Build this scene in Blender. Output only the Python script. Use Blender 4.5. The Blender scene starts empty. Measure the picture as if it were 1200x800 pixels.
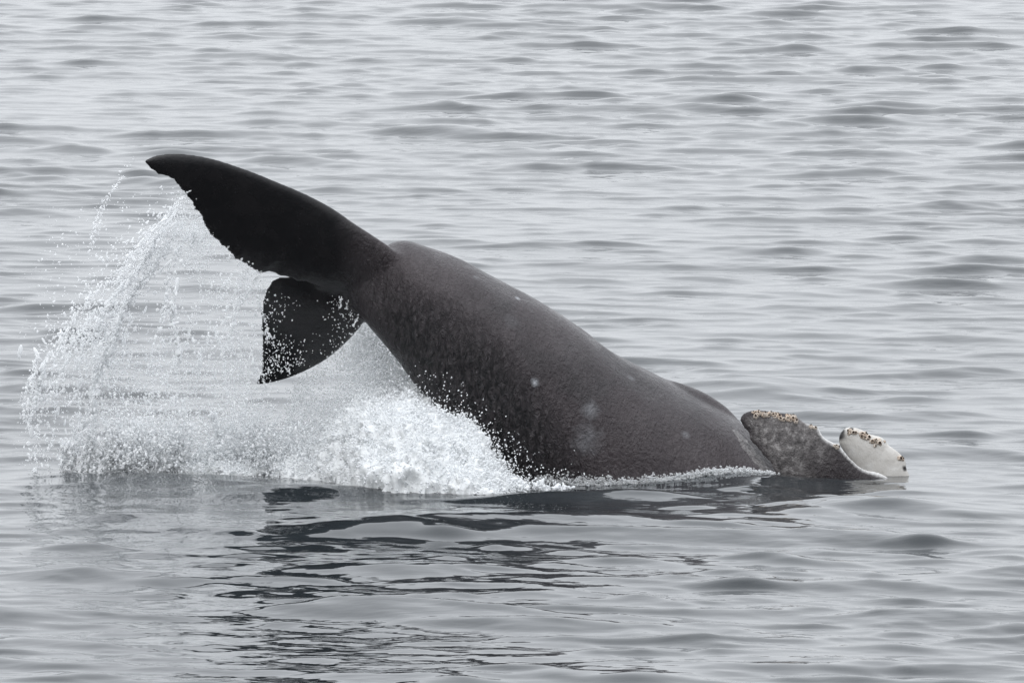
import bpy, bmesh, math
import numpy as np
from mathutils import Vector, Matrix

scene = bpy.context.scene
col = scene.collection
rng = np.random.default_rng(7)

# ------------------------------------------------------------------ camera
CAM_Y, CAM_Z = -90.0, 8.6
PPM = 130.0                                   # photo pixels per metre at the whale
DIST = math.hypot(CAM_Y, CAM_Z)
FPX = PPM * DIST
PITCH = math.atan(CAM_Z / -CAM_Y) - math.atan(160.0 / FPX)
cam_d = bpy.data.cameras.new('camera')
cam_d.sensor_width = 36.0
cam_d.lens = 36.0 * FPX / 1200.0
cam_d.clip_start = 1.0
cam_d.clip_end = 12000.0
cam = bpy.data.objects.new('camera', cam_d)
cam.location = (0, CAM_Y, CAM_Z)
cam.rotation_euler = (math.pi / 2 - PITCH, 0, 0)
col.objects.link(cam)
scene.camera = cam
CP, SP = math.cos(PITCH), math.sin(PITCH)
DEP = math.atan(CAM_Z / -CAM_Y)                  # how steeply the sea is seen at the whale


def at(px, py, Y):
    """world point of a photo pixel at depth plane Y (metres behind the whale's middle)"""
    cx, cy = (px - 600.0) / FPX, (400.0 - py) / FPX
    d = (cx, CP + cy * SP, -SP + cy * CP)
    t = (Y - CAM_Y) / d[1]
    return Vector((d[0] * t, Y, CAM_Z + d[2] * t))


def at_np(px, py, Y):
    cx, cy = (px - 600.0) / FPX, (400.0 - py) / FPX
    dy, dz = CP + cy * SP, -SP + cy * CP
    t = (Y - CAM_Y) / dy
    return np.stack([cx * t, Y + 0 * t, CAM_Z + dz * t], -1)


# ------------------------------------------------------------------ sky, sun, exposure
SUN_EL, SUN_AZ = math.radians(48), math.radians(200)      # high veiled sun behind the viewer
world = bpy.data.worlds.new('World')
scene.world = world
world.use_nodes = True
wn, wl = world.node_tree.nodes, world.node_tree.links
wn.clear()
sky = wn.new('ShaderNodeTexSky')
sky.sky_type = 'NISHITA'
sky.sun_disc = False
sky.sun_elevation = SUN_EL
sky.sun_rotation = SUN_AZ
sky.dust_density = 1.0
hs = wn.new('ShaderNodeHueSaturation')
hs.inputs['Saturation'].default_value = 0.10
mixw = wn.new('ShaderNodeMixRGB')
mixw.inputs['Fac'].default_value = 0.85
# overcast deck: luminance rises steadily from the horizon to the zenith, as under any closed cloud cover
wtc = wn.new('ShaderNodeTexCoord')
wsep = wn.new('ShaderNodeSeparateXYZ')
wmr = wn.new('ShaderNodeMapRange')
wmr.inputs['From Min'].default_value = 0.0
wmr.inputs['From Max'].default_value = 1.0
wmr.inputs['To Min'].default_value = 0.40
wmr.inputs['To Max'].default_value = 1.0
wcol = wn.new('ShaderNodeMixRGB')
wcol.blend_type = 'MULTIPLY'
wcol.inputs['Fac'].default_value = 1.0
wcol.inputs['Color1'].default_value = (17.2, 17.9, 18.9, 1)
wl.new(wtc.outputs['Generated'], wsep.inputs[0])
wl.new(wsep.outputs['Z'], wmr.inputs['Value'])
wl.new(wmr.outputs[0], wcol.inputs['Color2'])
wl.new(wcol.outputs[0], mixw.inputs['Color2'])
bg = wn.new('ShaderNodeBackground')
bg.inputs['Strength'].default_value = 0.12
wo = wn.new('ShaderNodeOutputWorld')
wl.new(sky.outputs[0], hs.inputs['Color'])
wl.new(hs.outputs[0], mixw.inputs['Color1'])
wl.new(mixw.outputs[0], bg.inputs['Color'])
wl.new(bg.outputs[0], wo.inputs['Surface'])

sun_d = bpy.data.lights.new('sun', 'SUN')
sun_d.energy = 0.6
sun_d.angle = math.radians(50)
sun_d.color = (1.0, 0.97, 0.93)
sun = bpy.data.objects.new('sun', sun_d)
sv = Vector((math.sin(SUN_AZ) * math.cos(SUN_EL), math.cos(SUN_AZ) * math.cos(SUN_EL), math.sin(SUN_EL)))
sun.rotation_euler = sv.to_track_quat('Z', 'Y').to_euler()
sun.location = (0, 0, 30)
col.objects.link(sun)

scene.view_settings.view_transform = 'Standard'
scene.view_settings.look = 'None'
scene.view_settings.gamma = 1.0
scene.view_settings.use_curve_mapping = False
scene.view_settings.exposure = 0.21


# ------------------------------------------------------------------ helpers
def mat(name):
    m = bpy.data.materials.new(name)
    m.use_nodes = True
    nt = m.node_tree
    return m, nt.nodes, nt.links, nt.nodes['Principled BSDF']


def mesh_np(name, verts, faces, smooth=True):
    """fast mesh from numpy arrays (all faces with the same side count)"""
    me = bpy.data.meshes.new(name)
    nv, (nf, k) = len(verts), faces.shape
    me.vertices.add(nv)
    me.vertices.foreach_set('co', np.ascontiguousarray(verts, dtype=np.float32).ravel())
    me.loops.add(nf * k)
    me.loops.foreach_set('vertex_index', np.ascontiguousarray(faces, dtype=np.int32).ravel())
    me.polygons.add(nf)
    me.polygons.foreach_set('loop_start', np.arange(0, nf * k, k, dtype=np.int32))
    me.polygons.foreach_set('use_smooth', np.full(nf, smooth, dtype=bool))
    me.update(calc_edges=True)
    return me


def crom(pts, n):
    """Catmull-Rom resample of control rows to n rows"""
    P = np.asarray(pts, float)
    P = np.vstack([2 * P[0] - P[1], P, 2 * P[-1] - P[-2]])
    m = len(pts) - 1
    u = np.linspace(0, m, n)
    i = np.minimum(u.astype(int), m - 1)
    f = (u - i)[:, None]
    a, b, c, d = P[i], P[i + 1], P[i + 2], P[i + 3]
    return 0.5 * (2 * b + (c - a) * f + (2 * a - 5 * b + 4 * c - d) * f ** 2 + (3 * b - a - 3 * c + d) * f ** 3)


def polyline(pts, n):
    """resample evenly by arc length of the first two columns, smoothed by Catmull-Rom"""
    d = crom(pts, 400)
    s = np.r_[0, np.cumsum(np.linalg.norm(np.diff(d[:, :2], axis=0), axis=1))]
    t = np.linspace(0, s[-1], n)
    return np.stack([np.interp(t, s, d[:, k]) for k in range(d.shape[1])], 1)


def loft(rings):
    """closed solid from rings (R, K, 3) with fan caps, returned as verts, tri faces"""
    R, K, _ = rings.shape
    v = rings.reshape(-1, 3)
    i, k = np.meshgrid(np.arange(R - 1), np.arange(K), indexing='ij')
    a = i * K + k
    b = i * K + (k + 1) % K
    c = (i + 1) * K + (k + 1) % K
    d = (i + 1) * K + k
    f = np.concatenate([np.stack([a, b, c], -1).reshape(-1, 3), np.stack([a, c, d], -1).reshape(-1, 3)])
    v = np.vstack([v, rings[0].mean(0), rings[-1].mean(0)])
    kk = np.arange(K)
    f = np.vstack([f, np.stack([np.full(K, R * K), (kk + 1) % K, kk], -1),
                   np.stack([np.full(K, R * K + 1), (R - 1) * K + kk, (R - 1) * K + (kk + 1) % K], -1)])
    return v, f


NROT = np.array([[0.36, 0.48, -0.8], [-0.8, 0.6, 0.0], [0.48, 0.64, 0.6]])


def vnoise(p, scale, seed=0):
    """smooth value noise, p (N,3) -> -1..1"""
    q = (np.asarray(p) @ NROT) * scale
    i = np.floor(q).astype(np.int64)
    f = q - i
    f = f * f * (3 - 2 * f)
    out = 0

    def h(x, y, z):
        n = (x * 73856093) ^ (y * 19349663) ^ (z * 83492791) ^ (seed * 2654435)
        n = (n ^ (n >> 13)) * 1274126177 & 0x7fffffff
        n = (n ^ (n >> 16)) & 0xffff
        return n / 32767.5 - 1
    for a in (0, 1):
        for b in (0, 1):
            for c in (0, 1):
                w = (f[:, 0] if a else 1 - f[:, 0]) * (f[:, 1] if b else 1 - f[:, 1]) * (f[:, 2] if c else 1 - f[:, 2])
                out = out + w * h(i[:, 0] + a, i[:, 1] + b, i[:, 2] + c)
    return out


# ------------------------------------------------------------------ water surface
def fft_tile(L, N, seed, bands, wind=90.0, spread=0.5, peak=0.0):
    """periodic height field; bands = [(wavelength_lo, wavelength_hi, rms_slope)]"""
    r = np.random.default_rng(seed)
    k1 = np.fft.fftfreq(N, L / N) * 2 * np.pi
    kx, ky = np.meshgrid(k1, k1, indexing='ij')
    k = np.hypot(kx, ky)
    k[0, 0] = 1e-9
    ang = np.arctan2(ky, kx) - math.radians(wind)
    dirw = (1 - spread) + spread * np.cos(ang) ** 4
    noise = r.normal(size=(N, N)) + 1j * r.normal(size=(N, N))
    H = np.zeros((N, N))
    for lo, hi, sl in bands:
        k0, k9 = 2 * np.pi / hi, 2 * np.pi / lo
        x = (np.log(k) - np.log(math.sqrt(k0 * k9))) / (0.5 * math.log(k9 / k0))
        A = np.exp(-x ** 4) * dirw / k ** 2
        h = np.real(np.fft.ifft2(noise * A))
        if peak:
            h = h / h.std()
            h = np.exp(peak * 2.3 * np.tanh(h / 2.3))
            h -= h.mean()
        gx, gy = np.gradient(h, L / N)
        H += h * sl / math.sqrt((gx ** 2 + gy ** 2).mean())
    return H


def sample(H, L, x, y, rot=0.0):
    c, s = math.cos(rot), math.sin(rot)
    u, v = (c * x - s * y) / L, (s * x + c * y) / L
    N = H.shape[0]
    u = (u % 1.0) * N
    v = (v % 1.0) * N
    i, j = u.astype(int), v.astype(int)
    fu, fv = u - i, v - j
    i %= N
    j %= N
    i2, j2 = (i + 1) % N, (j + 1) % N
    return (H[i, j] * (1 - fu) * (1 - fv) + H[i2, j] * fu * (1 - fv) + H[i, j2] * (1 - fu) * fv + H[i2, j2] * fu * fv)


TILE_A = fft_tile(31.0, 2048, 3, [(0.9, 3.4, 0.052), (0.42, 1.1, 0.054)], 86, 0.88, 1.15)
TILE_B = fft_tile(13.3, 2048, 5, [(0.45, 1.2, 0.036), (0.2, 0.4, 0.028)], 80, 0.75, 1.05)
RIDGES = [  # cx, cy, half length, half depth, height: swell raised by the whale
    (-3.3, -0.6, 1.4, 0.8, 0.085),
    (-0.2, -4.2, 2.8, 1.0, 0.10),
    (-0.5, -8.6, 4.0, 1.3, 0.05),
    (-1.9, -1.6, 0.8, 0.45, 0.07),
    (0.9, -2.0, 1.0, 0.4, 0.04),
    (2.0, -0.5, 0.7, 0.6, 0.09),
    (3.6, -3.0, 1.3, 1.0, 0.06),
    (2.4, 9.0, 0.8, 1.0, 0.12),
]


def water_z(x, y):
    z = sample(TILE_A, 31.0, x + 3.1, y + 5.0) + sample(TILE_B, 13.3, x, y, 0.46)
    # wind patches: livelier and calmer areas some metres across
    pt = vnoise(np.stack([np.ravel(x) * 0.6, np.ravel(y) * 0.22, 0 * np.ravel(x)], -1), 0.35, 77).reshape(np.shape(x))
    rough = (1 + 0.15 * np.clip((y - 20) / 60, 0, 1)) * (1 + 0.38 * pt)
    z = z * rough * (1 + 0.3 * np.clip((-4 - y) / 4, 0, 1))
    # the sea lies flatter right round the animal
    near = np.exp(-((x - 0.2) / 4.5) ** 2 - ((y + 0.8) / 1.6) ** 2)
    z = z * (1 - 0.5 * near)
    for cx, cy, a, b, h in RIDGES:
        z = z + h * np.exp(-((x - cx) / a) ** 2 - ((y - cy) / b) ** 2)
    return z


def axis_pts(segs):
    out = [np.array([segs[0][0]])]
    for lo, hi, step in segs:
        n = max(1, int(round((hi - lo) / step)))
        out.append(np.linspace(lo, hi, n + 1)[1:])
    return np.concatenate(out)


def geo_pts(start, end, first, ratio):
    p, s, o = start, first, []
    while p < end:
        p += s
        s *= ratio
        o.append(p)
    return np.array(o)


xs_mid = axis_pts([(-6.5, 6.5, 0.037)])
tail = np.concatenate([axis_pts([(6.5, 10.5, 0.06)])[1:], geo_pts(10.5, 4000, 0.1, 1.16)])
xs = np.concatenate([-tail[::-1], xs_mid, tail])
ys_mid = axis_pts([(-22, 6, 0.045), (6, 40, 0.075), (40, 100, 0.13)])
ys = np.concatenate([-geo_pts(22, 300, 0.06, 1.17)[::-1], ys_mid, geo_pts(100, 9000, 0.15, 1.14)])
gx, gy = np.meshgrid(xs, ys, indexing='ij')
gz = water_z(gx.ravel(), gy.ravel())
wv = np.stack([gx.ravel(), gy.ravel(), gz], -1)
nx, ny = len(xs), len(ys)
ii, jj = np.meshgrid(np.arange(nx - 1), np.arange(ny - 1), indexing='ij')
a = (ii * ny + jj).ravel()
wf = np.stack([a, a + ny, a + ny + 1, a + 1], -1)
water = bpy.data.objects.new('sea_water', mesh_np('sea_water', wv, wf))
water['kind'] = 'structure'
col.objects.link(water)

m_water, n, l, b = mat('sea_water')
b.inputs['Base Color'].default_value = (0.018, 0.022, 0.025, 1)
b.inputs['Roughness'].default_value = 0.04
b.inputs['IOR'].default_value = 1.333
tc = n.new('ShaderNodeTexCoord')
mp = n.new('ShaderNodeMapping')
mp.inputs['Scale'].default_value = (0.55, 1.0, 1.0)
nz = n.new('ShaderNodeTexNoise')
nz.inputs['Scale'].default_value = 9.0
nz.inputs['Detail'].default_value = 2.0
nz.inputs['Roughness'].default_value = 0.4
gate = n.new('ShaderNodeTexNoise')          # cat's-paws: rippled and smooth areas
gate.inputs['Scale'].default_value = 0.45
gate.inputs['Detail'].default_value = 2.0
gr = n.new('ShaderNodeMapRange')
gr.inputs['From Min'].default_value = 0.38
gr.inputs['From Max'].default_value = 0.68
gr.inputs['To Min'].default_value = 0.25
gr.inputs['To Max'].default_value = 1.0
mul = n.new('ShaderNodeMath')
mul.operation = 'MULTIPLY'
bp = n.new('ShaderNodeBump')
bp.inputs['Strength'].default_value = 1.0
bp.inputs['Distance'].default_value = 0.006
l.new(tc.outputs['Object'], mp.inputs['Vector'])
l.new(mp.outputs[0], nz.inputs['Vector'])
l.new(tc.outputs['Object'], gate.inputs['Vector'])
l.new(gate.outputs['Fac'], gr.inputs['Value'])
l.new(nz.outputs['Fac'], mul.inputs[0])
l.new(gr.outputs[0], mul.inputs[1])
l.new(mul.outputs[0], bp.inputs['Height'])
l.new(bp.outputs[0], b.inputs['Normal'])
water.data.materials.append(m_water)

# ------------------------------------------------------------------ the whale
solids = []

# trunk: upper edge, lower edge (photo pixels), depth of the middle, depth half-width / visible half-width
TRUNK = [
    ((428, 312), (398, 336), 0.02, 0.60),
    ((452, 288), (412, 356), 0.06, 0.80),
    ((476, 281), (430, 380), 0.10, 0.95),
    ((508, 292), (452, 405), 0.12, 1.05),
    ((548, 309), (480, 440), 0.14, 1.10),
    ((602, 335), (515, 487), 0.16, 1.10),
    ((662, 372), (556, 535), 0.20, 1.08),
    ((722, 414), (602, 590), 0.25, 1.04),
    ((794, 453), (655, 640), 0.32, 1.00),
    ((866, 494), (722, 700), 0.40, 1.00),
    ((930, 552), (806, 760), 0.50, 1.00),
    ((1005, 640), (905, 810), 0.60, 1.00),
    ((1075, 710), (1000, 840), 0.65, 1.00),
    ((1120, 770), (1080, 850), 0.70, 1.00),
]
rows = []
for (ux, uy), (lx, ly), Y, dr in TRUNK:
    u, w = at(ux, uy, Y), at(lx, ly, Y)
    c = (u + w) / 2
    h = (u - w) / 2
    rows.append([*c, *h, h.length * dr])
rows = crom(rows, 90)
K = 72
th = np.linspace(0, 2 * np.pi, K, endpoint=False)
rings = []
for r in rows:
    c, h, dep = r[:3], r[3:6], r[6]
    ct, st = np.cos(th), np.sin(th)
    e = 0.92
    ct = np.sign(ct) * np.abs(ct) ** e
    st = np.sign(st) * np.abs(st) ** e
    rings.append(c + ct[:, None] * h + st[:, None] * np.array([0, -dep, 0.0]))
solids.append(loft(np.array(rings)))


def blade(lead, trail, thick, nspan=140, m=14, saw=0.0, seed=1, saw_n=40):
    """a tapering blade (fluke lobe, flipper) between a leading and a trailing edge"""
    r = np.random.default_rng(seed)
    Lp = polyline(lead, nspan)
    Tp = polyline(trail, nspan)
    L3 = at_np(Lp[:, 0], Lp[:, 1], Lp[:, 2])
    T3 = at_np(Tp[:, 0], Tp[:, 1], Tp[:, 2])
    if saw:
        u = np.linspace(0, 1, nspan)
        w = np.interp(u, np.linspace(0, 1, saw_n + 1), r.uniform(-1, 1, saw_n + 1))
        w = w + 0.6 * np.interp(u, np.linspace(0, 1, saw_n * 2 + 1), r.uniform(-1, 1, saw_n * 2 + 1))
        cd = L3 - T3
        cl = np.linalg.norm(cd, axis=1, keepdims=True) + 1e-6
        fade = np.clip((u - 0.08) / 0.1, 0, 1) * np.clip((1 - u) / 0.08, 0, 1)
        T3 = T3 + cd / cl * (saw * w * fade)[:, None]
    mid = (L3 + T3) / 2
    sp = np.gradient(mid, axis=0)
    nr = np.cross(sp, L3 - T3)
    nr /= np.linalg.norm(nr, axis=1, keepdims=True) + 1e-9
    for _ in range(30):
        nr[1:-1] = (nr[:-2] + nr[1:-1] + nr[2:]) / 3
    nr /= np.linalg.norm(nr, axis=1, keepdims=True)
    u = np.linspace(0, 1, nspan)
    tk = np.interp(u, [p[0] for p in thick], [p[1] for p in thick])
    c = (1 - np.cos(np.linspace(0, np.pi, m))) / 2
    prof = 2.6 * np.sqrt(c) * (1 - c) ** 0.9 + 0.0
    prof = prof / prof.max()
    prof = np.maximum(prof, 0.20 * np.sqrt(np.clip(4 * c * (1 - c) * 3, 0, 1)))
    rings = []
    for i in range(nspan):
        base = L3[i] + (T3[i] - L3[i]) * c[:, None]
        up = base + nr[i] * (prof * tk[i] / 2)[:, None]
        dn = base - nr[i] * (prof * tk[i] / 2)[:, None]
        rings.append(np.vstack([up, dn[-2:0:-1]]))
    solids.append(loft(np.array(rings)))
    return L3, T3, nr, tk


# raised fluke lobe
blade([(490, 325, 0.0), (478, 306, -0.14), (462, 292, -0.25), (440, 277, -0.30), (415, 261, -0.33), (390, 244, -0.36), (360, 228, -0.40),
       (325, 213, -0.45), (290, 199, -0.50), (250, 186, -0.55), (215, 180, -0.58), (187, 181, -0.60), (169, 188, -0.60)],
      [(425, 352, 0.05), (385, 342, 0.02), (345, 330, -0.02), (320, 322, -0.04), (297, 318, -0.08), (276, 303, -0.15), (256, 286, -0.22), (239, 265, -0.30),
       (226, 243, -0.40), (214, 226, -0.48), (203, 213, -0.54), (182, 203, -0.58), (169, 190, -0.60)],
      [(0, 0.26), (0.2, 0.20), (0.5, 0.13), (0.85, 0.075), (1, 0.04)], saw=0.024, seed=4, saw_n=46)
# drooping fluke lobe, swung away from the viewer
blade([(452, 352, 0.10), (436, 366, 0.18), (424, 383, 0.30), (405, 403, 0.50), (378, 424, 0.75), (345, 440, 1.00), (318, 448, 1.15), (301, 450, 1.22)],
      [(400, 322, 0.02), (360, 322, 0.02), (326, 325, 0.04), (310, 340, 0.14), (306, 362, 0.32), (305, 392, 0.60), (306, 420, 0.92), (305, 437, 1.10), (300, 449, 1.22)],
      [(0, 0.24), (0.3, 0.16), (0.7, 0.10), (1, 0.04)], saw=0.012, seed=9, saw_n=30)
# low back ridge showing over the far side
rr = []
for t in np.linspace(0, 1, 30):
    p = at(748 + 122 * t, 433 + 62 * t, 0.46)
    s = math.sin(math.pi * t ** 1.3) ** 1.1 * 0.10 + 0.006
    rr.append(np.array(p)[None] + np.stack([np.cos(th) * s * 0.45, np.sin(th) * s * 1.3, np.cos(th) * s * 0.85 - 0.012], 1))
solids.append(loft(np.array(rr)))
# flippers: grey outer face and white inner face, both joined to the trunk under water
GREY = blade([(867, 491, -0.02), (871, 484, -0.02), (885, 480, -0.02), (908, 482, -0.02), (930, 486, -0.02), (944, 495, -0.02), (958, 500, 0.0), (966, 512, 0.0),
              (984, 522, 0.02), (996, 536, 0.04), (1012, 549, 0.08), (1038, 557, 0.12), (1075, 590, 0.2), (1090, 660, 0.3)],
             [(868, 494, -0.02), (872, 503, -0.04), (878, 508, -0.06), (878, 516, -0.08), (888, 526, -0.10), (894, 536, -0.12), (905, 547, -0.14), (915, 566, -0.12),
              (930, 600, -0.05), (950, 640, 0.05), (975, 690, 0.2), (1010, 740, 0.3)],
             [(0, 0.05), (0.1, 0.10), (0.5, 0.13), (1, 0.2)], nspan=120, saw=0.012, seed=21, saw_n=26)
WHITE = blade([(983, 517, 0.30), (984, 508, 0.30), (993, 500, 0.30), (1008, 502, 0.30), (1019, 508, 0.30), (1034, 512, 0.30), (1042, 521, 0.30), (1053, 529, 0.30),
               (1061, 538, 0.30), (1063, 549, 0.30), (1072, 570, 0.30), (1085, 620, 0.35), (1095, 680, 0.4)],
              [(983, 519, 0.30), (986, 526, 0.30), (992, 534, 0.30), (998, 545, 0.30), (1004, 556, 0.30), (1008, 580, 0.32), (1012, 620, 0.35), (1018, 690, 0.4), (1025, 730, 0.45)],
              [(0, 0.05), (0.12, 0.10), (0.5, 0.13), (1, 0.2)], nspan=110, saw=0.004, seed=23, saw_n=20)

vs, fs, o = [], [], 0
for v, f in solids:
    vs.append(v)
    fs.append(f + o)
    o += len(v)
src = bpy.data.objects.new('whale_source', mesh_np('whale_source', np.vstack(vs), np.vstack(fs)))
col.objects.link(src)
rm = src.modifiers.new('weld', 'REMESH')
rm.mode = 'VOXEL'
rm.voxel_size = 0.0125
dg = bpy.context.evaluated_depsgraph_get()
ev = src.evaluated_get(dg)
me = bpy.data.meshes.new_from_object(ev)
bpy.data.objects.remove(src)
me.name = 'humpback_whale'

nv = len(me.vertices)
co = np.empty(nv * 3, np.float32)
me.vertices.foreach_get('co', co)
co = co.reshape(-1, 3).astype(float)
ed = np.empty(len(me.edges) * 2, np.int32)
me.edges.foreach_get('vertices', ed)
ed = ed.reshape(-1, 2)
deg = np.bincount(ed.ravel(), minlength=nv).astype(float)


def lap(x):
    acc = np.zeros_like(x)
    for k in range(x.shape[1]):
        acc[:, k] = np.bincount(ed[:, 0], x[ed[:, 1], k], nv) + np.bincount(ed[:, 1], x[ed[:, 0], k], nv)
    return acc / deg[:, None]


# weights: smooth strongly where the flukes and the ridge grow out of the trunk, lightly elsewhere
g = lambda c, r: np.exp(-(((co - np.array(c)) / r) ** 2).sum(1))
w = 0.55 * np.ones(nv)
w_join = np.clip(1.3 * g(at(440, 315, -0.1), 0.42) + 1.2 * g(at(415, 345, 0.1), 0.40), 0, 1)
w_ridge = np.clip(sum(g(at(745 + 130 * t, 445 + 60 * t, 0.4), 0.3) for t in (0, .25, .5, .75, 1)), 0, 1)
base = co.copy()
for it in range(6):
    co = co + (lap(co) - co) * w[:, None]
ww = np.maximum(w_join * 0.8, w_ridge * 0.25)[:, None]
for it in range(40):
    co = co + (lap(co) - co) * ww
# muscle undulation on the trunk
pxm = co[:, 0] * PPM + 600
trunk = np.clip((pxm - 440) / 80, 0, 1) * np.clip((870 - pxm) / 30, 0, 1)
nrm = np.empty(nv * 3, np.float32)
me.vertices.foreach_set('co', co.astype(np.float32).ravel())
me.update()
me.vertices.foreach_get('normal', nrm)
nrm = nrm.reshape(-1, 3)
und = 0.018 * vnoise(co, 1.9, 3) + 0.008 * vnoise(co, 4.7, 5)
co = co + nrm * (und * trunk)[:, None]
me.vertices.foreach_set('co', co.astype(np.float32).ravel())
me.polygons.foreach_set('use_smooth', np.ones(len(me.polygons), bool))

# skin zones: flukes painted darker for their shaded faces, flippers their own mottled grey / white
fl = np.clip((452 - pxm) / 60, 0, 1)
pz = (560 - (co[:, 2] * math.cos(DEP) + co[:, 1] * math.sin(DEP)) * PPM)


def near_blade(bl, reach):
    L3, T3 = bl[0][::3], bl[1][::3]
    grid = (L3[:, None] + (T3 - L3)[:, None] * np.linspace(0, 1, 12)[None, :, None]).reshape(-1, 3)
    idx = np.where((pxm > 850) & (co[:, 2] > -0.8))[0]
    d = np.full(nv, 9.0)
    for s_ in range(0, len(idx), 4000):
        q_ = idx[s_:s_ + 4000]
        d[q_] = np.sqrt(((co[q_, None] - grid[None]) ** 2).sum(-1)).min(1)
    return (d < reach).astype(float)


isg = near_blade(GREY, 0.10)
isw = near_blade(WHITE, 0.10) * (co[:, 1] > 0.17)
isg = isg * (1 - isw)
def edge_dist(edge):
    idx = np.where((pxm > 850) & (co[:, 2] > -0.8))[0]
    d = np.full(nv, 9.0)
    for s_ in range(0, len(idx), 4000):
        q_ = idx[s_:s_ + 4000]
        d[q_] = np.sqrt(((co[q_, None] - edge[None]) ** 2).sum(-1)).min(1)
    return d


nb1, nb2 = vnoise(co, 9, 41), vnoise(co, 22, 42)
# grey flipper: pale worn rim on the outer half of the leading edge, dark root and dark tip edge
d_lead = edge_dist(GREY[0][::2])
rim = np.clip(1 - (d_lead - 0.02 - 0.02 * nb1) / 0.035, 0, 1) * np.clip((pxm - 938) / 12, 0, 1)
dark = np.clip((pxm + 0.55 * (pz - 520) - 945 + 14 * nb1 + 8 * nb2) / 45, 0, 1)
dark = np.maximum(dark, np.clip(1 - (d_lead - 0.05 - 0.03 * nb1) / 0.04, 0, 1) * (pxm < 935))
dark = np.maximum(dark, np.clip(1 - (edge_dist(GREY[1][::2]) - 0.035 - 0.03 * nb1) / 0.03, 0, 1) * 0.8)
# white flipper: black tip edge and a few black nicks
spot = np.clip((992 + 5 * nb2 - pxm) / 5, 0, 1) * np.clip((520 + 6 * nb1 - pz) / 6, 0, 1)
for sx_, sy_, sr_ in ((1000, 503, 4), (1041, 515, 3), (1058, 536, 3.5), (1062, 549, 3)):
    spot = np.maximum(spot, np.clip((sr_ + 2 * nb2 - np.hypot(pxm - sx_, pz - sy_)) / 2, 0, 1))
# black, deeply creased belly side of the tail stock
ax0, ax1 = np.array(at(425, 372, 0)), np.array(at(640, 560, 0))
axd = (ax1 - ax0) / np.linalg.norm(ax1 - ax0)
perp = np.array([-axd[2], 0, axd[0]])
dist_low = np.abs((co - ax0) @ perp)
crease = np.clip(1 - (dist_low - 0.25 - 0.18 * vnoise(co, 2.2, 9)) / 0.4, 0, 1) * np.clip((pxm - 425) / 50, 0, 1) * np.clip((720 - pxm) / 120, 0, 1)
for nm, arr in (('zone_rim', rim), ('zone_dark', dark), ('zone_spot', spot), ('zone_crease', crease), ('zone_fluke', fl), ('zone_grey', isg), ('zone_white', isw)):
    at_ = me.attributes.new(nm, 'FLOAT', 'POINT')
    at_.data.foreach_set('value', arr.astype(np.float32))
me.update()
whale = bpy.data.objects.new('humpback_whale', me)
whale['label'] = 'dark grey humpback whale plunging with its tail flukes raised and two flippers showing'
whale['category'] = 'whale'
col.objects.link(whale)

# skin
m_skin, n, l, b = mat('whale_skin')
tc = n.new('ShaderNodeTexCoord')


def noise(scale, detail=4, rough=0.55, vec=None, dist=0.0):
    q = n.new('ShaderNodeTexNoise')
    q.inputs['Scale'].default_value = scale
    q.inputs['Detail'].default_value = detail
    q.inputs['Roughness'].default_value = rough
    q.inputs['Distortion'].default_value = dist
    l.new(vec if vec else tc.outputs['Object'], q.inputs['Vector'])
    return q


def ramp(src_, pts):
    q = n.new('ShaderNodeValToRGB')
    e = q.color_ramp.elements
    while len(e) < len(pts):
        e.new(0.5)
    for k, (p, c) in enumerate(pts):
        e[k].position = p
        e[k].color = (*c, 1) if len(c) == 3 else c
    l.new(src_, q.inputs['Fac'])
    return q


def mixc(fac, c1, c2, mode='MIX'):
    q = n.new('ShaderNodeMixRGB')
    q.blend_type = mode
    for s, v in ((q.inputs['Fac'], fac), (q.inputs['Color1'], c1), (q.inputs['Color2'], c2)):
        if hasattr(v, 'is_linked') or isinstance(v, bpy.types.NodeSocket):
            l.new(v, s)
        else:
            s.default_value = v if not isinstance(v, tuple) else (*v, 1)
    return q.outputs[0]


def attr(nm):
    q = n.new('ShaderNodeAttribute')
    q.attribute_name = nm
    return q.outputs['Fac']


def math_(op, a, b_=0.0):
    q = n.new('ShaderNodeMath')
    q.operation = op
    for s, v in ((q.inputs[0], a), (q.inputs[1], b_)):
        if isinstance(v, bpy.types.NodeSocket):
            l.new(v, s)
        else:
            s.default_value = v
    return q.outputs[0]


big = noise(1.6, 5)
body_c = ramp(big.outputs['Fac'], [(0.3, (0.020, 0.017, 0.019)), (0.5, (0.036, 0.028, 0.031)), (0.72, (0.050, 0.040, 0.043))]).outputs[0]
fine = noise(38, 3)
body_c = mixc(0.35, body_c, ramp(fine.outputs['Fac'], [(0.35, (0.5, 0.5, 0.5)), (0.65, (1, 1, 1))]).outputs[0], 'MULTIPLY')
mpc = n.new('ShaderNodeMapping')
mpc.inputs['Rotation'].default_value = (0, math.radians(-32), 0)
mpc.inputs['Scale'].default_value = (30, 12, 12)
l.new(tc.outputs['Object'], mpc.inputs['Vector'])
flecks = ramp(noise(1.0, 4, 0.6, mpc.outputs[0], 0.5).outputs['Fac'], [(0.42, (0.004, 0.004, 0.005)), (0.60, (0.050, 0.043, 0.046))]).outputs[0]  # wrinkle-pit shade and wet sheen painted into the skin colour
body_c = mixc(math_('MULTIPLY', attr('zone_crease'), 0.95), body_c, flecks)
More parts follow.
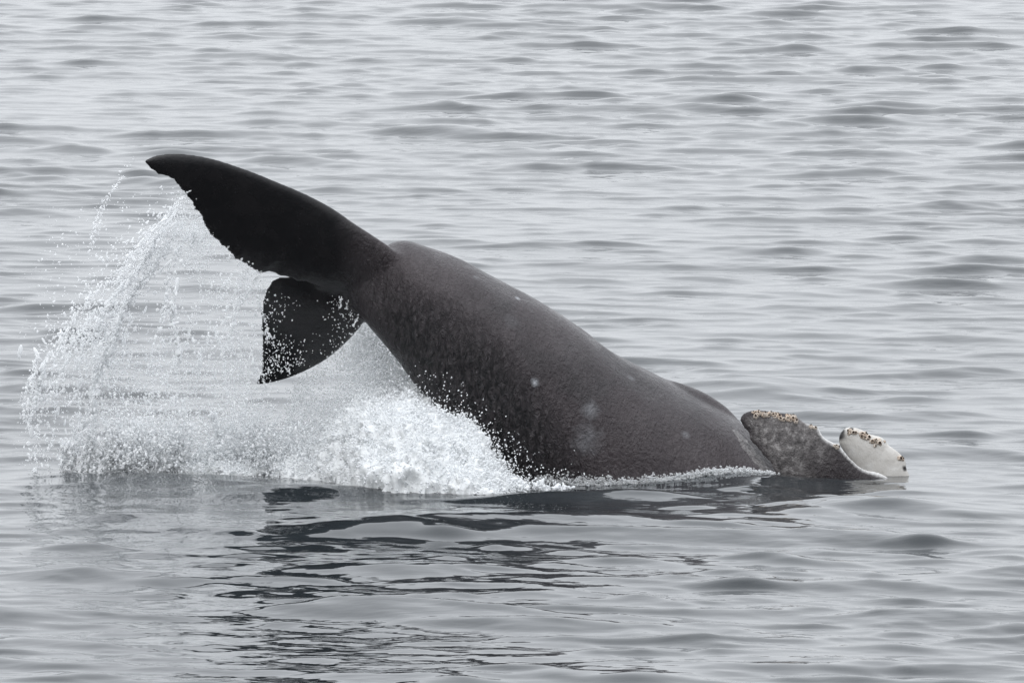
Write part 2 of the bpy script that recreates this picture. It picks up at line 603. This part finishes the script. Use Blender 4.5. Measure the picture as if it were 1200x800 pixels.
# healed scars: a few pale smudges
for (sx, sy, rad, st) in ((630, 445, 0.045, 0.95), (695, 478, 0.10, 0.4), (688, 518, 0.17, 0.28), (600, 372, 0.10, 0.10), (608, 346, 0.035, 0.9), (560, 322, 0.04, 0.3),
                          (806, 506, 0.05, 0.3), (742, 440, 0.05, 0.25)):
    # nearest skin point to the scar's line of sight is its real place on the body
    p0, p1 = np.array(at(sx, sy, -2.0)), np.array(at(sx, sy, 2.0))
    dv = (p1 - p0) / np.linalg.norm(p1 - p0)
    rel = co - p0
    along = rel @ dv
    off = np.linalg.norm(rel - along[:, None] * dv, axis=1)
    cand = np.where(off < 0.03)[0]
    if len(cand) == 0:
        continue
    P = co[cand[np.argmin(along[cand])]]
    vd = n.new('ShaderNodeVectorMath')
    vd.operation = 'DISTANCE'
    l.new(tc.outputs['Object'], vd.inputs[0])
    vd.inputs[1].default_value = tuple(P)
    jit = math_('MULTIPLY', noise(14, 3).outputs['Fac'], rad * 1.1)
    f_ = n.new('ShaderNodeMapRange')
    l.new(math_('ADD', vd.outputs['Value'], jit), f_.inputs['Value'])
    f_.inputs['From Min'].default_value = rad * 0.55
    f_.inputs['From Max'].default_value = rad * 1.55
    f_.inputs['To Min'].default_value = st
    f_.inputs['To Max'].default_value = 0.0
    body_c = mixc(f_.outputs[0], body_c, (0.32, 0.33, 0.35))
fluke_c = ramp(noise(6, 5).outputs['Fac'], [(0.3, (0.006, 0.006, 0.007)), (0.7, (0.013, 0.012, 0.013))]).outputs[0]  # near-black stands in for the shade on faces angled away from the sky
grey_c = ramp(noise(16, 6, 0.7).outputs['Fac'], [(0.36, (0.045, 0.041, 0.041)), (0.52, (0.12, 0.11, 0.108)), (0.66, (0.26, 0.245, 0.24))]).outputs[0]
grey_c = mixc(attr('zone_dark'), grey_c, (0.032, 0.026, 0.028))
grey_c = mixc(attr('zone_rim'), grey_c, (0.62, 0.61, 0.60))
white_c = ramp(noise(9, 5).outputs['Fac'], [(0.25, (0.42, 0.40, 0.37)), (0.5, (0.52, 0.50, 0.47)), (0.7, (0.58, 0.565, 0.54))]).outputs[0]
c_ = mixc(attr('zone_fluke'), body_c, fluke_c)
c_ = mixc(attr('zone_grey'), c_, grey_c)
white_c = mixc(attr('zone_spot'), white_c, (0.02, 0.018, 0.018))
c_ = mixc(attr('zone_white'), c_, white_c)
l.new(c_, b.inputs['Base Color'])
b.inputs['IOR'].default_value = 1.40
rgh = ramp(noise(5, 5).outputs['Fac'], [(0.35, (0.24, 0.24, 0.24)), (0.7, (0.46, 0.46, 0.46))])
l.new(mixc(math_('MULTIPLY', attr('zone_fluke'), 0.8), rgh.outputs[0], (0.20, 0.20, 0.20)), b.inputs['Roughness'])
# wrinkles: fine pleats running across the tail stock, plus wet grain
mp = n.new('ShaderNodeMapping')
mp.inputs['Rotation'].default_value = (0, math.radians(-32), 0)
mp.inputs['Scale'].default_value = (20, 8, 8)
l.new(tc.outputs['Object'], mp.inputs['Vector'])
wr = noise(1.0, 5, 0.6, mp.outputs[0], 0.6)
gr1 = noise(26, 4, 0.6)
gr2 = noise(90, 2, 0.5)
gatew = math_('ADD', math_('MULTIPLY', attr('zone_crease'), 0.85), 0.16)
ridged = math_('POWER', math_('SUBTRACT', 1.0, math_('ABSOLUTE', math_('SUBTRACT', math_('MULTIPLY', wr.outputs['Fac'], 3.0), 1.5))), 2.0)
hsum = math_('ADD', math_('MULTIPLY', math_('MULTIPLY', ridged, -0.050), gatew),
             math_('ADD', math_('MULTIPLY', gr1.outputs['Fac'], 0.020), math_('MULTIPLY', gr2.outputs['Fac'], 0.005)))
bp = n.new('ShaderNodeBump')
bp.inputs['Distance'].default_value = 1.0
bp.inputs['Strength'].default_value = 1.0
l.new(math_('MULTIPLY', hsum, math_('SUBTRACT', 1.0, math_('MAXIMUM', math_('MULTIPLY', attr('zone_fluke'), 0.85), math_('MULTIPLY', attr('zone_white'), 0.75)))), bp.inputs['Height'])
l.new(bp.outputs[0], b.inputs['Normal'])
me.materials.clear()
me.materials.append(m_skin)

# ------------------------------------------------------------------ barnacles on the flippers' leading edges
m_barn, n, l, b = mat('barnacle_shell')
tc = n.new('ShaderNodeTexCoord')
q = noise(60, 4)
oi = n.new('ShaderNodeObjectInfo')
cr = ramp(q.outputs['Fac'], [(0.3, (0.12, 0.06, 0.03)), (0.48, (0.36, 0.25, 0.17)), (0.66, (0.72, 0.66, 0.58))])
l.new(mixc(math_('MULTIPLY', oi.outputs['Random'], 0.7), cr.outputs[0], (0.60, 0.55, 0.49)), b.inputs['Base Color'])
b.inputs['Roughness'].default_value = 0.6
m_hole, n, l, b = mat('barnacle_opening')
b.inputs['Base Color'].default_value = (0.030, 0.016, 0.010, 1)
b.inputs['Roughness'].default_value = 0.5


def barnacle_mesh(seed):
    r = np.random.default_rng(seed)
    bm = bmesh.new()
    k = 10
    prof = [(1.0, -0.35), (0.98, 0.10), (0.78, 0.55), (0.52, 0.80), (0.36, 0.62), (0.22, 0.35)]
    ring = []
    ph = r.uniform(0, 6)
    for (rad, z) in prof:
        ring.append([bm.verts.new((rad * (1 + 0.16 * (i % 2) - 0.08) * math.cos(2 * math.pi * i / k + ph) * r.uniform(.94, 1.06),
                                   rad * (1 + 0.16 * (i % 2) - 0.08) * math.sin(2 * math.pi * i / k + ph) * r.uniform(.94, 1.06), z * r.uniform(0.9, 1.1))) for i in range(k)])
    for A, B, q_ in zip(ring, ring[1:], range(len(prof))):
        for i in range(k):
            f = bm.faces.new((A[i], A[(i + 1) % k], B[(i + 1) % k], B[i]))
            f.material_index = 1 if q_ >= 3 else 0
    bm.faces.new(ring[-1]).material_index = 1
    me_ = bpy.data.meshes.new('barnacle')
    bm.to_mesh(me_)
    bm.free()
    me_.materials.append(m_barn)
    me_.materials.append(m_hole)
    return me_


barn = [barnacle_mesh(s) for s in (1, 2, 3, 4)]


def nearest_on_body(px, py):
    p0, p1 = np.array(at(px, py, -2.0)), np.array(at(px, py, 2.0))
    dv = (p1 - p0) / np.linalg.norm(p1 - p0)
    rel = co - p0
    along = rel @ dv
    off = np.linalg.norm(rel - along[:, None] * dv, axis=1)
    cand = np.where(off < max(0.02, off.min() + 0.012))[0]
    return cand[np.argmin(along[cand])]


me.vertices.foreach_get('normal', nrm_ := np.empty(nv * 3, np.float32))
nrm_ = nrm_.reshape(-1, 3)
spots = []
rb = np.random.default_rng(11)
for (cx, cy, sx, sy, cnt) in ((886, 483, 7, 2.5, 8), (906, 484, 8, 3, 9), (926, 487, 9, 3.5, 12), (953, 498, 3, 1.5, 3), (982, 522, 3, 1, 2),
                              (996, 504, 5, 2, 4), (1013, 508, 5, 3, 8), (1030, 516, 6, 3, 9), (1058, 535, 2.5, 5, 3)):
    for _ in range(int(cnt * 1.6)):
        spots.append((cx + rb.normal() * sx * 0.7, cy + rb.normal() * sy * 0.7))
for px, py in spots:
    i = nearest_on_body(px, py)
    o_ = bpy.data.objects.new('barnacle', barn[rb.integers(4)])
    nn = Vector(nrm_[i]).normalized()
    nn = (nn + Vector(rb.normal(0, 0.25, 3))).normalized()
    s = rb.uniform(0.013, 0.026)
    o_.matrix_world = Matrix.Translation(Vector(co[i])) @ nn.to_track_quat('Z', 'Y').to_matrix().to_4x4() @ Matrix.Diagonal((s, s, s * rb.uniform(0.9, 1.4), 1))
    col.objects.link(o_)
    o_.parent = whale

# ------------------------------------------------------------------ splash
m_foam, n, l, b = mat('foam')
tc = n.new('ShaderNodeTexCoord')
b.inputs['Base Color'].default_value = (0.86, 0.875, 0.88, 1)
b.inputs['Roughness'].default_value = 0.35
b.inputs['IOR'].default_value = 1.33
b.inputs['Subsurface Weight'].default_value = 0.0
b.inputs['Subsurface Radius'].default_value = (0.06, 0.06, 0.06)
b.inputs['Subsurface Scale'].default_value = 1.0
tr = n.new('ShaderNodeBsdfTranslucent')
tr.inputs['Color'].default_value = (0.96, 0.97, 0.975, 1)
ms = n.new('ShaderNodeMixShader')
ms.inputs['Fac'].default_value = 0.20
out = n['Material Output']
l.new(b.outputs[0], ms.inputs[1])
l.new(tr.outputs[0], ms.inputs[2])
scene.cycles.diffuse_bounces = 8
scene.cycles.max_bounces = 14
l.new(ms.outputs[0], out.inputs['Surface'])
q1 = noise(30, 4, 0.7)
bp = n.new('ShaderNodeBump')
bp.inputs['Distance'].default_value = 0.012
bp.inputs['Strength'].default_value = 0.8
l.new(q1.outputs['Fac'], bp.inputs['Height'])
l.new(bp.outputs[0], b.inputs['Normal'])

m_froth, n, l, b = mat('froth')
b.inputs['Base Color'].default_value = (0.88, 0.89, 0.90, 1)
b.inputs['Roughness'].default_value = 0.3
tr = n.new('ShaderNodeBsdfTranslucent')
tr.inputs['Color'].default_value = (0.92, 0.93, 0.935, 1)
ms = n.new('ShaderNodeMixShader')
ms.inputs['Fac'].default_value = 0.35
l.new(b.outputs[0], ms.inputs[1])
l.new(tr.outputs[0], ms.inputs[2])
l.new(ms.outputs[0], n['Material Output'].inputs['Surface'])

m_drop, n, l, b = mat('water_drops')
b.inputs['Base Color'].default_value = (0.97, 0.985, 0.99, 1)
b.inputs['Roughness'].default_value = 0.02
b.inputs['IOR'].default_value = 1.333
b.inputs['Transmission Weight'].default_value = 1.0
df = n.new('ShaderNodeBsdfTranslucent')
df.inputs['Color'].default_value = (0.94, 0.945, 0.95, 1)
dd = n.new('ShaderNodeBsdfDiffuse')
dd.inputs['Color'].default_value = (0.94, 0.945, 0.95, 1)
mm = n.new('ShaderNodeMixShader')
l.new(df.outputs[0], mm.inputs[1])
l.new(dd.outputs[0], mm.inputs[2])
ms = n.new('ShaderNodeMixShader')
ms.inputs['Fac'].default_value = 0.85         # air-filled water
l.new(b.outputs[0], ms.inputs[1])
l.new(mm.outputs[0], ms.inputs[2])
l.new(ms.outputs[0], n['Material Output'].inputs['Surface'])


m_wash = m_drop.copy()
m_wash.name = 'wash_water'
for nd in m_wash.node_tree.nodes:
    if nd.type == 'MIX_SHADER' and not nd.inputs['Fac'].is_linked and abs(nd.inputs['Fac'].default_value - 0.85) < 1e-4:
        nd.inputs['Fac'].default_value = 0.40       # clearer, less air


def drops_object(name, pts, rad, stretch, direction, material, label, category, sub=2):
    """points with radius and flight direction; one small ball per point by geometry nodes"""
    me_ = bpy.data.meshes.new(name)
    me_.vertices.add(len(pts))
    me_.vertices.foreach_set('co', np.ascontiguousarray(pts, np.float32).ravel())
    a1 = me_.attributes.new('size', 'FLOAT_VECTOR', 'POINT')
    sc = np.stack([rad, rad, rad * stretch], -1)
    a1.data.foreach_set('vector', np.ascontiguousarray(sc, np.float32).ravel())
    a2 = me_.attributes.new('flight', 'FLOAT_VECTOR', 'POINT')
    a2.data.foreach_set('vector', np.ascontiguousarray(direction, np.float32).ravel())
    me_.update()
    me_.materials.append(material)
    ob = bpy.data.objects.new(name, me_)
    col.objects.link(ob)
    ng = bpy.data.node_groups.new(name, 'GeometryNodeTree')
    ng.interface.new_socket('Geometry', in_out='INPUT', socket_type='NodeSocketGeometry')
    ng.interface.new_socket('Geometry', in_out='OUTPUT', socket_type='NodeSocketGeometry')
    N, Lk = ng.nodes, ng.links
    gi, go = N.new('NodeGroupInput'), N.new('NodeGroupOutput')
    ico = N.new('GeometryNodeMeshIcoSphere')
    ico.inputs['Radius'].default_value = 1.0
    ico.inputs['Subdivisions'].default_value = sub
    ss = N.new('GeometryNodeSetShadeSmooth')
    smt = N.new('GeometryNodeSetMaterial')
    smt.inputs['Material'].default_value = material
    iop = N.new('GeometryNodeInstanceOnPoints')
    na = N.new('GeometryNodeInputNamedAttribute')
    na.data_type = 'FLOAT_VECTOR'
    na.inputs['Name'].default_value = 'size'
    nb = N.new('GeometryNodeInputNamedAttribute')
    nb.data_type = 'FLOAT_VECTOR'
    nb.inputs['Name'].default_value = 'flight'
    al = N.new('FunctionNodeAlignRotationToVector')
    al.axis = 'Z'
    Lk.new(ico.outputs['Mesh'], ss.inputs['Geometry'])
    Lk.new(ss.outputs[0], smt.inputs['Geometry'])
    Lk.new(gi.outputs[0], iop.inputs['Points'])
    Lk.new(smt.outputs[0], iop.inputs['Instance'])
    Lk.new(nb.outputs['Attribute'], al.inputs['Vector'])
    Lk.new(al.outputs['Rotation'], iop.inputs['Rotation'])
    Lk.new(na.outputs['Attribute'], iop.inputs['Scale'])
    Lk.new(iop.outputs[0], go.inputs[0])
    md = ob.modifiers.new('drops', 'NODES')
    md.node_group = ng
    ob['kind'] = 'stuff'
    ob['label'] = label
    ob['category'] = category
    return ob


def radii(n_, lo, hi, p=2.2):
    return lo + (hi - lo) * rng.random(n_) ** p


def band(path, width, n_, lo, hi, strands, yj=0.25, strand_w=2.0, loose=0.35, tpow=1.0):
    """drops thrown along a curved path of (px, py, Y): strands of drops with loose spray round them"""
    P = polyline(path, 200)
    T = np.gradient(P, axis=0)
    so = rng.normal(size=strands)
    sy_ = rng.normal(size=strands) * yj
    s0 = rng.uniform(0, 0.5, strands)
    s1 = s0 + rng.uniform(0.25, 0.7, strands)
    sw = rng.normal(size=(strands, 3)) * 0.6
    wk = rng.random(strands) ** 2.5 + 0.04          # some strands are thick streams, most are thin
    k = rng.choice(strands, n_, p=wk / wk.sum())
    sr = np.exp(rng.normal(size=strands) * 0.35)
    u = s0[k] + (s1[k] - s0[k]) * rng.random(n_)
    free = rng.random(n_) < loose
    u = np.where(free, rng.random(n_) ** tpow, u)
    u = np.clip(u, 0, 0.999)
    off = so[k] + sw[k, 0] * np.sin(7 * u + 6 * sw[k, 1]) + 0.25 * np.sin(19 * u + 11 * sw[k, 2]) + np.where(free, rng.normal(size=n_) * 0.9, 0)
    i = u * 199
    i0 = i.astype(int)
    Q = P[i0] + (P[np.minimum(i0 + 1, 199)] - P[i0]) * (i - i0)[:, None]
    tg = T[i0]
    nl = np.stack([-tg[:, 1], tg[:, 0]], -1)
    nl /= np.linalg.norm(nl, axis=1, keepdims=True) + 1e-6
    wd = np.interp(u, [p[0] for p in width], [p[1] for p in width])
    px = Q[:, 0] + nl[:, 0] * off * wd + rng.normal(size=n_) * strand_w
    py = Q[:, 1] + nl[:, 1] * off * wd + rng.normal(size=n_) * strand_w
    Y = Q[:, 2] + sy_[k] + rng.normal(size=n_) * 0.04
    pts = at_np(px, py, Y)
    r_ = np.clip(radii(n_, lo, hi, 3.0) * sr[k], 0.0018, 0.022)
    dr = np.stack([tg[:, 0], np.zeros(n_), -tg[:, 1]], -1) + rng.normal(size=(n_, 3)) * 0.6
    st = 1 + rng.random(n_) ** 2.5 * 3.0
    return pts, r_, st, dr


def area(poly, n_, lo, hi, Y0, Y1, clump=3.0, cut=-0.2, flow=(0, 0, -1), soft=0.10):
    """spray filling a region of the side view, clumped by noise"""
    poly = np.array(poly, float)
    mn, mx = poly.min(0), poly.max(0)
    got, tot = [], 0
    while tot < n_:
        c_ = mn + (mx - mn) * rng.random((n_ * 2, 2))
        ins = np.zeros(len(c_), bool)
        j = len(poly) - 1
        for i in range(len(poly)):
            xi, yi = poly[i]
            xj, yj = poly[j]
            ins ^= ((yi > c_[:, 1]) != (yj > c_[:, 1])) & (c_[:, 0] < (xj - xi) * (c_[:, 1] - yi) / (yj - yi + 1e-9) + xi)
            j = i
        c_ = c_[ins]
        Y = Y0 + (Y1 - Y0) * rng.random(len(c_))
        p = at_np(c_[:, 0], c_[:, 1], Y)
        nzv = vnoise(p * np.array([1, 1, 0.6]), clump, 17) + 0.5 * vnoise(p, clump * 3, 18)
        p = p[nzv > cut + rng.normal(size=len(p)) * 0.25]
        got.append(p)
        tot += len(p)
        if len(got) > 40:
            break
    p = np.vstack(got)[:n_]
    m_ = len(p)
    p = p + rng.normal(size=(m_, 3)) * soft
    return p, radii(m_, lo, hi), 1 + rng.random(m_) ** 3 * 1.5, np.array(flow) + rng.normal(size=(m_, 3)) * 0.5


def joinp(lst):
    return [np.concatenate([q[k] for q in lst]) for k in range(4)]


# --- plume flung off the raised fluke, arching to the left
plume = [
    band([(158, 183, 0.0), (135, 215, 0.0), (116, 252, 0.0), (107, 295, 0.05), (98, 340, 0.1)], [(0, 1.2), (1, 6)], 240, 0.004, 0.010, 4, 0.05, 0.9, 0.2),
    band([(222, 224, -0.4), (198, 255, -0.3), (172, 292, -0.2), (146, 340, -0.1), (118, 410, 0.1), (95, 485, 0.25), (80, 550, 0.3)],
         [(0, 7), (0.4, 15), (1, 30)], 2900, 0.003, 0.012, 26, 0.25, 1.3, 0.22),
    band([(205, 250, -0.3), (150, 330, 0), (110, 400, 0.1), (88, 470, 0.2), (75, 552, 0.3)], [(0, 8), (1, 22)], 1700, 0.004, 0.014, 10, 0.2, 1.4, 0.2),
    band([(190, 255, -0.2), (130, 310, 0), (80, 385, 0.15), (50, 470, 0.25), (42, 552, 0.3)], [(0, 8), (1, 12)], 1000, 0.003, 0.011, 10, 0.2, 1.3, 0.35),
    band([(60, 385, 0.2), (40, 440, 0.25), (30, 500, 0.3), (42, 552, 0.3)], [(0, 4), (1, 7)], 900, 0.003, 0.012, 6, 0.2, 1.3, 0.2),
    area([(45, 450), (110, 370), (150, 370), (140, 450), (120, 555), (40, 553)], 1900, 0.003, 0.013, 0.0, 0.6, 3.6, 0.4, (-0.3, 0, -1)),
    area([(60, 260), (230, 215), (220, 330), (150, 420), (30, 420)], 500, 0.003, 0.009, -0.4, 0.5, 2.0, 0.0, (-0.6, 0, -1)),
]
pl = joinp(plume)
drops_object('splash', pl[0], pl[1], pl[2], pl[3], m_drop,
             'arching plume of clear water drops thrown off the raised tail fluke', 'splash')

# --- curtain falling from the trailing edges of both lobes
curtain = []
for (x0, y0, x1, y1, cnt) in ((214, 230, 150, 552, 800), (232, 258, 165, 553, 900), (250, 282, 195, 553, 1100), (272, 303, 222, 554, 1300), (292, 324, 250, 556, 1500), (291, 352, 275, 556, 1300)):
    curtain.append(band([(x0, y0, -0.25), (x0 - 14, y0 + 0.22 * (y1 - y0), -0.1), (0.45 * x0 + 0.55 * x1, y0 + 0.6 * (y1 - y0), 0.15), (x1, y1, 0.3)],
                        [(0, 8), (0.5, 16), (1, 24)], int(cnt * 0.62), 0.003, 0.011, 9, 0.2, 1.2, 0.22, 0.7))
curtain.append(area([(295, 380), (300, 450), (330, 460), (300, 555), (150, 555), (200, 450), (265, 360)], 1500, 0.003, 0.012, 0.0, 0.7, 3.2, 0.35, (-0.3, 0, -1)))
curtain.append(area([(140, 500), (310, 480), (310, 556), (120, 556)], 3600, 0.003, 0.015, 0.0, 0.6, 3.4, 0.3))
for _ in range(34):            # jets standing up from the broken surface
    bx, hh = rng.uniform(45, 330), rng.uniform(25, 85)
    lean = rng.uniform(-14, 10)
    by, bY = 553 + rng.uniform(0, 4), rng.uniform(0.1, 0.6)
    curtain.append(band([(bx, by, bY), (bx + lean * 0.4, by - hh * 0.6, bY), (bx + lean, by - hh, bY)], [(0, 6), (1, 2)], int(110 + hh), 0.004, 0.014, 3, 0.03, 1.4, 0.2))
# fine veil still clinging below the raised lobe's trailing edge
curtain.append(area([(210, 226), (228, 246), (258, 288), (298, 320), (318, 326), (300, 350), (270, 372), (215, 320), (190, 262)], 3000, 0.002, 0.0065, -0.35, 0.1, 4.0, 0.3, (-0.7, 0, -1), soft=0.03))
for _ in range(26):
    u_ = rng.random()
    ex, ey = 214 + 100 * u_, 228 + 94 * u_ ** 0.8
    ln = rng.uniform(30, 90)
    curtain.append(band([(ex, ey, -0.2), (ex - 0.35 * ln, ey + 0.55 * ln, -0.15), (ex - 0.6 * ln, ey + ln, -0.1)], [(0, 1), (1, 3)], 60, 0.002, 0.008, 2, 0.03, 0.7, 0.1))
# drops and threads passing before the drooping lobe
curtain.append(area([(306, 345), (395, 345), (424, 372), (400, 402), (345, 437), (305, 446)], 300, 0.0025, 0.0075, -0.05, 0.12, 3.0, -0.2, soft=0.02))
curtain.append(area([(306, 390), (360, 395), (360, 430), (305, 446)], 200, 0.0025, 0.0075, -0.05, 0.3, 3.0, -0.2, soft=0.02))
# veil draining between the drooping lobe and the tail stock
curtain.append(area([(424, 372), (436, 384), (480, 440), (512, 482), (545, 500), (330, 510), (345, 445), (380, 428), (405, 405)], 11000, 0.003, 0.009, 0.3, 1.0, 2.6, -0.2, soft=0.03))
for px0 in (402, 408, 414, 420):
    curtain.append(band([(px0, 338 + (px0 - 398) * 1.4, -0.12), (px0 - 4, 352 + (px0 - 398) * 1.2, -0.12), (px0 - 7, 360 + (px0 - 398), -0.12)], [(0, 0.5), (1, 1.5)], 22, 0.003, 0.007, 2, 0.02, 0.6, 0.1))
cu = joinp(curtain)
drops_object('splash', cu[0], cu[1], cu[2], cu[3], m_drop,
             'ragged curtain of water drops falling from the trailing edges of both flukes', 'splash')

# --- white water boiling up against the tail stock
HEAP = [(190, 566), (205, 548), (235, 524), (260, 520), (290, 534), (330, 520), (378, 514), (398, 492), (430, 474), (478, 468), (512, 482), (540, 494), (562, 504),
        (575, 530), (592, 556), (620, 568), (650, 577), (672, 584)]
hx = np.array([at(p[0], p[1], -0.2).x for p in HEAP])
hz = np.array([at(p[0], p[1], -0.2).z for p in HEAP])
fx = np.arange(hx[0] - 0.1, hx[-1] + 0.1, 0.0105)
fy = np.arange(-2.15, 0.75, 0.0125)
FX, FY = np.meshgrid(fx, fy, indexing='ij')
q3 = np.stack([FX.ravel(), FY.ravel(), 0 * FX.ravel()], -1)
ztop = np.interp(FX.ravel() + 0.05 * vnoise(q3, 5, 51), hx, hz) + 0.10
# the heap's toe reaches further to the viewer where it stands against the tail stock
toe = np.interp(FX.ravel(), [hx[0], at(380, 520, 0).x, at(430, 520, 0).x, at(600, 560, 0).x, hx[-1]], [0.05, -0.3, -1.5, -1.75, -1.2]) + 0.28 * vnoise(q3, 2.1, 52) + 0.12 * vnoise(q3, 6, 53)
rise = np.clip((FY.ravel() - toe) / 1.15, 0, 1)
rise = np.sqrt(rise * (2 - rise))
back = np.clip((0.72 - FY.ravel()) / 0.6, 0, 1)
FZ = -0.10 + ztop * rise * np.sqrt(back)
crest = np.clip((FZ + 0.1) / 0.15, 0, 1)
FZ = FZ + crest * (0.055 * vnoise(q3, 4.3, 54) + 0.040 * vnoise(q3, 9.5, 55))
fv = np.stack([FX.ravel(), FY.ravel(), FZ], -1)
na_, nb_ = FX.shape
ii, jj = np.meshgrid(np.arange(na_ - 1), np.arange(nb_ - 1), indexing='ij')
a = (ii * nb_ + jj).ravel()
fm = mesh_np('foam', fv, np.stack([a, a + nb_, a + nb_ + 1, a + 1], -1))
fn = len(fv)
nf_ = np.empty(fn * 3, np.float32)
fm.vertices.foreach_get('normal', nf_)
nr_ = nf_.reshape(-1, 3)
fd = 0.045 * vnoise(fv, 11, 2) + 0.032 * vnoise(fv, 24, 3) + 0.020 * vnoise(fv, 50, 4)
fc2 = fv + (nr_ * np.array([1.3, 1.3, 0.8])) * (crest * fd)[:, None]
fm.vertices.foreach_set('co', fc2.astype(np.float32).ravel())
fm.update()
fm.materials.append(m_foam)
foam = bpy.data.objects.new('foam', fm)
foam['kind'] = 'stuff'
foam['label'] = 'boiling white foam heaped against the whale\'s tail stock'
foam['category'] = 'foam'
col.objects.link(foam)

# froth flying off the heap
sel = rng.choice(np.where(fc2[:, 2] > -0.03)[0], 26000)
dist_ = np.abs(rng.normal(size=26000)) * 0.022 + (rng.random(26000) < 0.15) * rng.random(26000) ** 2.5 * 0.26
fp = fc2[sel] + nr_[sel] * dist_[:, None] + rng.normal(size=(26000, 3)) * 0.012 + np.stack([np.zeros(26000), np.zeros(26000), dist_ * 0.5], -1)
fr = radii(26000, 0.003, 0.011, 2.0) * np.where(dist_ > 0.08, 0.6, 1)
ok = fp[:, 2] > -0.02
froth = [(fp[ok], fr[ok], 1 + rng.random(ok.sum()), nr_[sel][ok] + rng.normal(size=(ok.sum(), 3)) * 0.3)]
froth.append(area([(120, 552), (150, 520), (200, 505), (260, 500), (330, 505), (400, 500), (400, 562), (270, 560), (130, 556)], 7000, 0.003, 0.013, 0.0, 0.6, 3.4, 0.15))
froth.append(area([(130, 420), (215, 400), (300, 455), (330, 500), (300, 555), (120, 555)], 2600, 0.003, 0.009, 0.0, 0.6, 3.0, 0.3))
froth.append(area([(424, 380), (436, 390), (480, 440), (512, 482), (400, 500), (380, 480)], 4500, 0.003, 0.008, 0.1, 0.8, 3.0, 0.0, soft=0.04))
# specks against the dark flank
froth.append(area([(510, 470), (545, 478), (590, 520), (610, 550), (650, 560), (660, 576), (590, 565), (560, 500)], 260, 0.003, 0.009, -1.05, -0.8, 3, -0.2, soft=0.05))
froth.append(area([(600, 560), (700, 545), (700, 572), (620, 575)], 70, 0.003, 0.007, -1.1, -0.95, 3, -0.2))
for _ in range(46):
    sx_ = rng.uniform(560, 665)
    hh = rng.uniform(4, 16) * (1.1 if sx_ < 640 else 0.6)
    froth.append(band([(sx_, 577, -1.15), (sx_ + rng.uniform(-2, 4), 577 - hh * 0.6, -1.12), (sx_ + rng.uniform(-4, 9), 577 - hh, -1.1)], [(0, 3), (1, 0.6)], 34, 0.004, 0.011, 2, 0.02, 0.6, 0.1))
fo = joinp(froth)
drops_object('froth', fo[0], fo[1], fo[2], fo[3], m_froth, 'white froth flecks flying off the foam heap beside the dark flank', 'froth')

# --- lacy wash where the skin meets the sea
dzw = co[:, 2] - water_z(co[:, 0], co[:, 1])
seed_i = np.where((np.abs(dzw) < 0.03) & (nrm_[:, 1] < 0.25) & (pxm > 630) & (pxm < 1066))[0]
NW = 9000
k = rng.choice(seed_i, NW)
hgt = np.abs(rng.normal(size=NW)) * 0.03 * np.clip(0.9 + 1.2 * vnoise(co[k], 2.3, 8), 0.1, 3) * np.where(pxm[k] > 905, 0.35, 1)
wp = co[k] + nrm_[k] * (np.abs(rng.normal(size=NW)) * 0.04)[:, None] + rng.normal(size=(NW, 3)) * 0.012
wp[:, 2] = water_z(wp[:, 0], wp[:, 1]) + hgt
keep = rng.random(NW) < np.where(pxm[k] > 905, 0.0, 0.85)
wp = wp[keep]
NW = len(wp)
drops_object('wash', wp, radii(NW, 0.003, 0.011), 1 + 1.5 * rng.random(NW), rng.normal(size=(NW, 3)) + np.array([1.5, 0, 0]), m_wash,
             'thin frothy wash line where the whale\'s flank meets the sea', 'froth')
